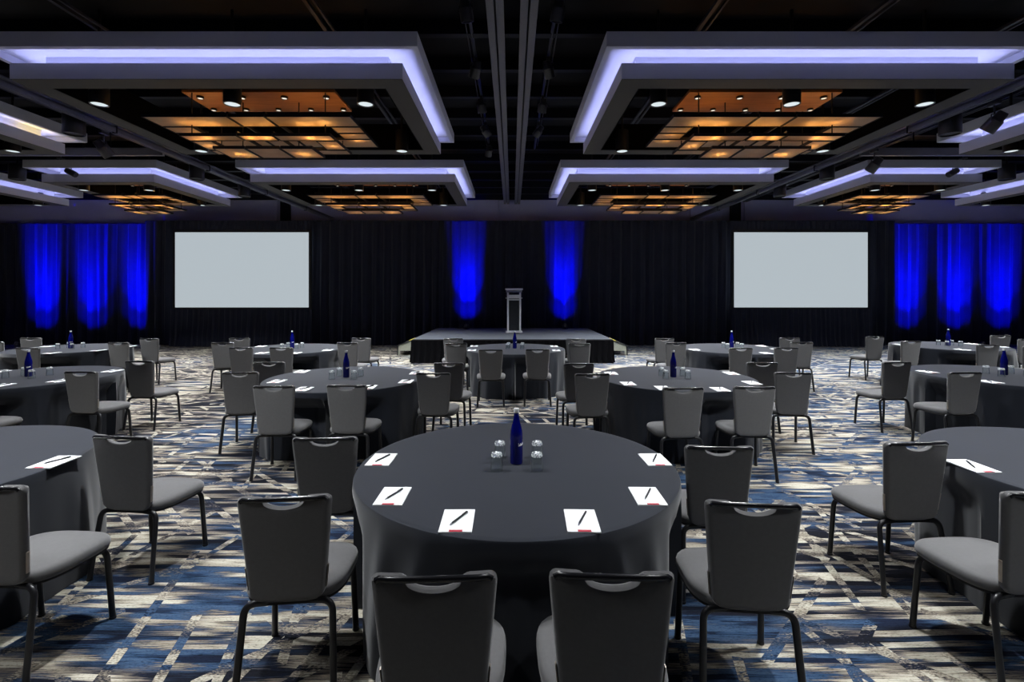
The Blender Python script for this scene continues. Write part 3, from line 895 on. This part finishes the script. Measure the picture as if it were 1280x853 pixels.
    # two bent-tube leg frames: crossbar plus two legs each
    for nm, yb, zb, hx, fx, fy in (('rear', -.165, .405, .185, .205, -.235), ('front', .190, .388, .193, .202, .222)):
        bm = bmesh.new(); tube(bm, [(-.09, yb, zb), (.09, yb, zb)], .0115, .015, seg=12); obj('crossbar', bm, M_leg, r)
        for sg in (-1, 1):
            bm = bmesh.new()
            pts = fillet([(sg * .085, yb, zb), (sg * hx, yb + (fy - yb) * .12, zb - .002), (sg * fx, fy, .008)], .085, 8)
            tube(bm, pts, .0125, .0155, seg=12)
            lathe(bm, [(0, .012), (.017, .012), (.018, .004), (.016, 0), (0, 0)], 14, (sg * fx, fy, 0))
            obj('leg', bm, M_leg, r)
    return r

# ------------------------------------------------------------------ tables
def cloth_bm(seed, rot=0.0, chairs=()):
    rnd = random.Random(seed)
    R, H, N, J = .915, .757, 260, 16
    folds = []
    nf = 24
    offs = [rnd.uniform(-.35, .35) for _ in range(nf)]
    am = [rnd.uniform(.45, 1.0) for _ in range(nf)]
    def fold(a):
        f = 0
        for i in range(nf):
            c = (i + offs[i]) * 2 * PI / nf
            d = (a - c + PI) % (2 * PI) - PI
            f += am[i] * math.exp(-(d / .062) ** 2)
        return f
    bm = bmesh.new()
    prof = [(.0, H), (.3, H), (.6, H), (.8, H), (.88, H), (.903, H - .001), (.911, H - .004), (R, H - .012)]
    rings = []
    for rr, z in prof:
        rings.append([bm.verts.new((0, 0, z))] if rr == 0 else [bm.verts.new((rr * math.cos(2 * PI * k / N), rr * math.sin(2 * PI * k / N), z)) for k in range(N)])
    for j in range(1, J + 1):
        t = j / J
        ring = []
        for k in range(N):
            a = 2 * PI * k / N
            f = fold(a + .12 * t * math.sin(3 * a + seed))
            rr = R + .035 * t + .135 * (f - .3) * t ** 1.15 * (.55 + .45 * t)
            ring.append(bm.verts.new((rr * math.cos(a), rr * math.sin(a), (H - .012) * (1 - t) + .004 * t)))
        rings.append(ring)
    # the cloth gives way where a chair is pushed up against it
    def hit(px, py, z):
        for cx, cy, yaw in chairs:
            dx, dy = px - cx, py - cy
            lx = dx * math.cos(yaw) - dy * math.sin(yaw); ly = dx * math.sin(yaw) + dy * math.cos(yaw)
            if z < .50 and abs(lx) < .248 and -.275 < ly < .288: return True
            if z < .93 and abs(lx) < .208 and -.275 < ly < -.140: return True
        return False
    for ring in rings[len(prof):]:
        zz = ring[0].co.z
        cap = []
        for k, v in enumerate(ring):
            a = math.atan2(v.co.y, v.co.x); rr = math.hypot(v.co.x, v.co.y); r1 = rr
            ca, sa = math.cos(a + rot), math.sin(a + rot)
            r_ = 1.25; low = rr
            while r_ > .45:
                if hit(r_ * ca, r_ * sa, min(zz, .49) if zz < .66 else zz): low = min(low, r_ - .012)
                r_ -= .012
            cap.append(low)
        w = max(0.0, min(1.0, (.70 - zz) / .16)); w = w * w * (3 - 2 * w)
        if zz < .52: w = 1.0
        K = 5
        mn = [min(cap[(k + d) % N] + abs(d) * .005 for d in range(-K, K + 1)) for k in range(N)]
        for k, v in enumerate(ring):
            rr = math.hypot(v.co.x, v.co.y)
            t_ = rr + (min(rr, mn[k]) - rr) * w
            v.co.x *= t_ / rr; v.co.y *= t_ / rr
    for a, b in zip(rings, rings[1:]):
        for k in range(N):
            j = (k + 1) % N
            if len(a) == 1: bm.faces.new((a[0], b[k], b[j]))
            else: bm.faces.new((a[k], b[k], b[j], a[j]))
    return bm

TABLES = {
 'A': (.026, 2.891, 'front centre table'),
 'B': (-3.56, 2.83, 'front table at the left edge'),
 'C': (3.49, 2.79, 'front table at the right edge'),
 'D': (-1.979, 5.874, 'second-row table left of centre'),
 'E': (1.95, 5.902, 'second-row table right of centre'),
 'F': (-5.834, 5.936, 'second-row table at the left edge'),
 'K': (6.03, 6.059, 'second-row table at the right edge'),
 'H': (.05, 9.018, 'centre table before the stage'),
 'G': (-4.03, 9.018, 'rear table below the left screen'),
 'I': (4.04, 9.05, 'rear table below the right screen'),
 'J': (-8.11, 9.044, 'rear table at the far left'),
 'L': (8.422, 9.50, 'rear table at the far right')}
# chairs: all turned toward the stage; (x, y, yaw, place)
CH = {
 'A': [(-.97, 2.10, -.10, 'lower left corner'), (-1.125, 2.96, -.06, 'left side'), (-.24, 1.52, -.04, 'near edge, left one'), (.31, 1.53, .04, 'near edge, right one'), (1.0, 2.04, .10, 'lower right corner'), (1.175, 2.79, .05, 'right side')],
 'B': [(-2.38, 3.0, .10, 'right side'), (-2.38, 2.22, .05, 'lower right corner')],
 'C': [(2.36, 2.87, -.05, 'left side'), (2.33, 2.15, -.05, 'lower left corner')],
 'D': [(-3.0, 5.43, -.15, 'lower left corner'), (-2.24, 4.63, -.06, 'near edge, left one'), (-1.57, 4.67, .02, 'near edge, right one'), (-.86, 5.38, .06, 'lower right corner'), (-.79, 6.16, .08, 'right side'), (-3.08, 6.24, -.12, 'left side')],
 'E': [(.83, 6.11, -.08, 'left side'), (.87, 5.33, -.06, 'lower left corner'), (1.58, 4.54, -.02, 'near edge, left one'), (2.26, 4.59, .06, 'near edge, right one'), (3.09, 5.41, .15, 'lower right corner'), (3.16, 6.21, .12, 'right side')],
 'H': [(-.33, 7.63, -.02, 'near edge, left one'), (.40, 7.68, .02, 'near edge, right one'), (-.98, 8.63, -.1, 'lower left corner'), (-1.14, 9.57, -.1, 'left side'), (1.18, 8.61, .1, 'lower right corner'), (1.23, 9.47, .1, 'right side')],
 'G': [(-5.15, 8.76, -.15, 'lower left corner'), (-5.34, 9.64, -.1, 'left side'), (-4.38, 7.95, -.05, 'near edge, left one'), (-3.73, 7.95, 0, 'near edge, right one'), (-2.93, 8.76, .04, 'lower right corner'), (-2.96, 9.66, .08, 'right side')],
 'I': [(2.97, 9.59, -.08, 'left side'), (2.92, 8.76, -.04, 'lower left corner'), (3.67, 7.89, 0, 'near edge, left one'), (4.41, 7.91, .05, 'near edge, right one'), (5.22, 8.87, .15, 'lower right corner'), (5.49, 9.73, .1, 'right side')],
 'F': [(-4.8, 5.48, .05, 'lower right corner'), (-4.8, 6.34, .06, 'right side'), (-5.37, 4.75, .04, 'near edge')],
 'J': [(-7.79, 7.91, 0, 'near edge, right one'), (-9.52, 9.73, -.1, 'left side'), (-7.01, 8.76, .04, 'lower right corner'), (-7.06, 9.57, .06, 'right side'), (-9.42, 8.91, -.1, 'lower left corner'), (-8.43, 7.84, 0, 'near edge, left one')],
 'K': [(4.88, 6.24, -.06, 'left side'), (5.0, 5.43, -.05, 'lower left corner')],
 'L': [(7.38, 10.0, -.06, 'left side'), (7.34, 9.05, -.06, 'lower left corner'), (8.08, 8.35, 0, 'near edge, left one'), (10.22, 10.29, .1, 'right side'), (9.88, 9.4, .1, 'lower right corner'), (8.68, 8.16, .05, 'near edge, right one')]}
for i, (k_, (x, y, nm)) in enumerate(TABLES.items()):
    chs = [(cx + math.sin(w) * .225 - x, cy + math.cos(w) * .225 - y, w) for cx, cy, w, _p in CH[k_]]
    o = obj('tablecloth', cloth_bm((i % 3) * 5 + 2, i * 1.1, chs), M_linen)
    o.location = (x, y, 0); o.rotation_euler = (0, 0, i * 1.1)
    tag(o, 'floor-length black cloth over the round %s' % nm, 'tablecloth', 'black cloths over the round tables')
proto = None
for k_, L in CH.items():
    for x, y, yaw, place in L:
        if proto is None: proto = make_chair(); o = proto
        else: o = copy_tree(proto)
        # (x, y) is the top of the back; the chair's origin lies .225 m ahead of it
        o.location = (x + math.sin(yaw) * .225, y + math.cos(yaw) * .225, 0)
        o.rotation_euler = (0, 0, -yaw)
        tag(o, 'grey banquet chair, %s of the %s' % (place, TABLES[k_][2]), 'chair', 'grey banquet chairs around the tables')

# ------------------------------------------------------------------ table settings
TZ = .757
def make_pad():
    r = empty('notepad')
    obj('sheets', box(bmesh.new(), (0, 0, .003), (.140, .214, .006), .0006, 1), M_paper, r, smooth=False)
    obj('red_mark', box(bmesh.new(), (.002, -.0985, .0062), (.056, .017, .0006)), M_red, r, smooth=False)
    return r
def make_pen():
    r = empty('pen')
    def along(prof, seg=10):
        bm = bmesh.new(); lathe(bm, prof, seg)
        for v in bm.verts: v.co = Vector((v.co.x, v.co.z, v.co.y + .0045))
        return bm
    obj('barrel', along([(0, .072), (.0035, .071), (.0044, .066), (.0045, -.045), (.0040, -.055)]), M_pen, r)
    obj('tip', along([(.0039, -.055), (.0012, -.070), (0, -.073)]), M_pentip, r)
    obj('clip', box(bmesh.new(), (0, .046, .0100), (.003, .038, .0012)), M_pen, r, smooth=False)
    return r
PADS = {
 'A': [(-.78, 2.943, 'left side'), (-.584, 2.412, 'lower left'), (-.238, 2.15, 'near edge left'), (.304, 2.15, 'near edge right'), (.663, 2.412, 'lower right'), (.852, 2.943, 'right side')],
 'B': [(-2.698, 2.901, 'right side')],
 'C': [(2.647, 2.834, 'left side')],
 'D': [(-2.69, 6.301, 'left side'), (-2.667, 5.591, 'lower left'), (-2.175, 5.134, 'near edge left'), (-1.523, 5.234, 'near edge right'), (-1.2, 5.581, 'lower right'), (-1.206, 6.181, 'right side')],
 'E': [(1.239, 6.156, 'left side'), (1.283, 5.442, 'lower left'), (1.591, 5.19, 'near edge left'), (2.163, 5.12, 'near edge right'), (2.676, 5.491, 'lower right'), (2.741, 6.156, 'right side')],
 'H': [(-.723, 9.40, 'left side'), (-.708, 8.711, 'lower left'), (.80, 9.361, 'right side'), (.78, 8.674, 'lower right')],
 'G': [(-4.77, 9.36, 'left side'), (-4.209, 8.29, 'near edge left'), (-3.646, 8.29, 'near edge right'), (-3.267, 8.736, 'lower right')],
 'I': [(3.257, 8.786, 'lower left'), (3.75, 8.26, 'near edge left'), (4.78, 9.42, 'right side'), (4.267, 8.27, 'near edge right'), (4.76, 8.86, 'lower right')],
 'F': [(-5.154, 6.347, 'right side'), (-5.165, 5.622, 'lower right'), (-6.577, 6.30, 'left side'), (-5.557, 5.348, 'near edge')],
 'J': [(-8.82, 9.36, 'left side'), (-7.75, 8.29, 'near edge right'), (-7.30, 8.686, 'lower right'), (-7.28, 9.361, 'right side')],
 'K': [(5.30, 6.276, 'left side'), (5.40, 5.56, 'lower left')],
 'L': [(7.64, 9.70, 'left side'), (9.18, 9.82, 'right side'), (8.05, 8.80, 'near edge'), (9.22, 9.27, 'lower right')]}
pad0, pen0 = make_pad(), make_pen()
first = True
rnd = random.Random(3)
for k_, L in PADS.items():
    for x, y, place in L:
        a = pad0 if first else copy_tree(pad0)
        b = pen0 if first else copy_tree(pen0)
        first = False
        a.location = (x, y, TZ); a.rotation_euler = (0, 0, rnd.uniform(-.03, .03))
        b.location = (x + .004, y + .008, TZ + .0064); b.rotation_euler = (0, 0, -.42 + rnd.uniform(-.06, .06))
        tag(a, 'white notepad, %s of the %s' % (place, TABLES[k_][2]), 'notepad', 'white notepads on the tables')
        tag(b, 'black pen on the %s notepad, %s' % (place, TABLES[k_][2]), 'pen', 'black pens on the notepads')

def make_bottle():
    r = empty('water_bottle')
    bm = bmesh.new()
    lathe(bm, [(0, .004), (.030, .0), (.036, .003), (.0375, .010), (.0375, .150), (.0370, .172), (.0345, .192), (.029, .215), (.0225, .240), (.0175, .262), (.0150, .282), (.0138, .300), (.0148, .302), (.0148, .307), (0, .307)], 40)
    obj('glass_body', bm, M_cobalt, r)
    bm = bmesh.new(); lathe(bm, [(.0150, .298), (.0155, .300), (.0155, .319), (.0145, .322), (0, .322)], 28); obj('cap', bm, M_cap, r)
    # row of white lettering strokes wrapped round the body (too small to read in the photo)
    bm = bmesh.new()
    A0 = math.radians(-90 + 18)
    n = 0
    def P(a, z): return (.0382 * math.cos(a), .0382 * math.sin(a), z)
    for i in range(9):
        a = A0 + math.radians(i * 6.3); zb = .108 + i * .0008
        h = (.020, .010, .011, .016, .010, .011, .010, .015, .010)[i]
        tube(bm, [P(a, zb), P(a + .02, zb + h * .5), P(a + .012, zb + h)], .0013, .0013, seg=5)
        tube(bm, [P(a, zb + .001), P(a + .05, zb + .0015), P(a + .07, zb + .008), P(a + .03, zb + .0095)], .0012, .0012, seg=5)
    obj('lettering', bm, M_print, r)
    return r
def make_glass_tumbler():
    r = empty('tumbler')
    bm = bmesh.new()   # stands upside down: rim on the cloth, thick base on top
    lathe(bm, [(.0310, .080), (.0345, .045), (.0365, .0012), (.0361, 0), (.0350, .0012), (.0330, .045), (.0298, .080)], 36)
    obj('glass_wall', bm, M_glass, r)
    bm = bmesh.new()
    lathe(bm, [(0, .094), (.016, .096), (.022, .1005), (.027, .101), (.0305, .096), (.0318, .088), (.0312, .080), (.0290, .0795), (.020, .083), (0, .086)], 36)
    obj('thick_base', bm, M_base, r)
    return r
bot0, gl0 = make_bottle(), make_glass_tumbler()
first = True
GO = [(-.112, -.121, 'near left'), (.114, -.121, 'near right'), (-.099, .089, 'far left'), (.126, .089, 'far right')]
for k_ in 'ADEHGIFJKL':
    x, y, nm = TABLES[k_]
    if k_ == 'K': x, y = 6.06, 6.059
    if k_ == 'E': x = 1.935
    o = bot0 if first else copy_tree(bot0)
    o.location = (x, y, TZ); o.rotation_euler = (0, 0, 0)
    tag(o, 'cobalt blue bottle with white cap on the %s' % nm, 'bottle', 'cobalt blue bottles on the tables')
    for gx, gy, place in GO:
        g = gl0 if first else copy_tree(gl0)
        first = False
        if k_ != 'A':
            gx = gx * 1.15
            if k_ in 'FK': gx = gx * 1.2
        g.location = (x + gx, y + gy, TZ + .0003)
        tag(g, 'upturned clear tumbler %s of the bottle on the %s' % (place, nm), 'glass', 'upturned tumblers beside the bottles')

# ------------------------------------------------------------------ world, camera, view
w = bpy.data.worlds.new('dim_room'); S.world = w; w.use_nodes = True
bg = w.node_tree.nodes['Background']; bg.inputs['Color'].default_value = (.55, .6, .8, 1); bg.inputs['Strength'].default_value = .012

cam = bpy.data.cameras.new('camera'); co = bpy.data.objects.new('camera', cam); link(co)
co.location = (0, 0, 1.75); co.rotation_euler = (PI / 2, 0, 0)
cam.sensor_fit = 'HORIZONTAL'; cam.sensor_width = 36; cam.lens = 615 / 1280 * 36
cam.shift_y = -(426.5 - 368) / 1280
cam.clip_start = .05; cam.clip_end = 100
S.camera = co
vs = S.view_settings
S.display_settings.display_device = 'sRGB'
vs.view_transform = 'Standard'; vs.look = 'None'; vs.exposure = 0; vs.gamma = 1; vs.use_curve_mapping = False
try: S.cycles.use_denoising = True; S.cycles.max_bounces = 10; S.cycles.sample_clamp_indirect = 4.0
except Exception: pass
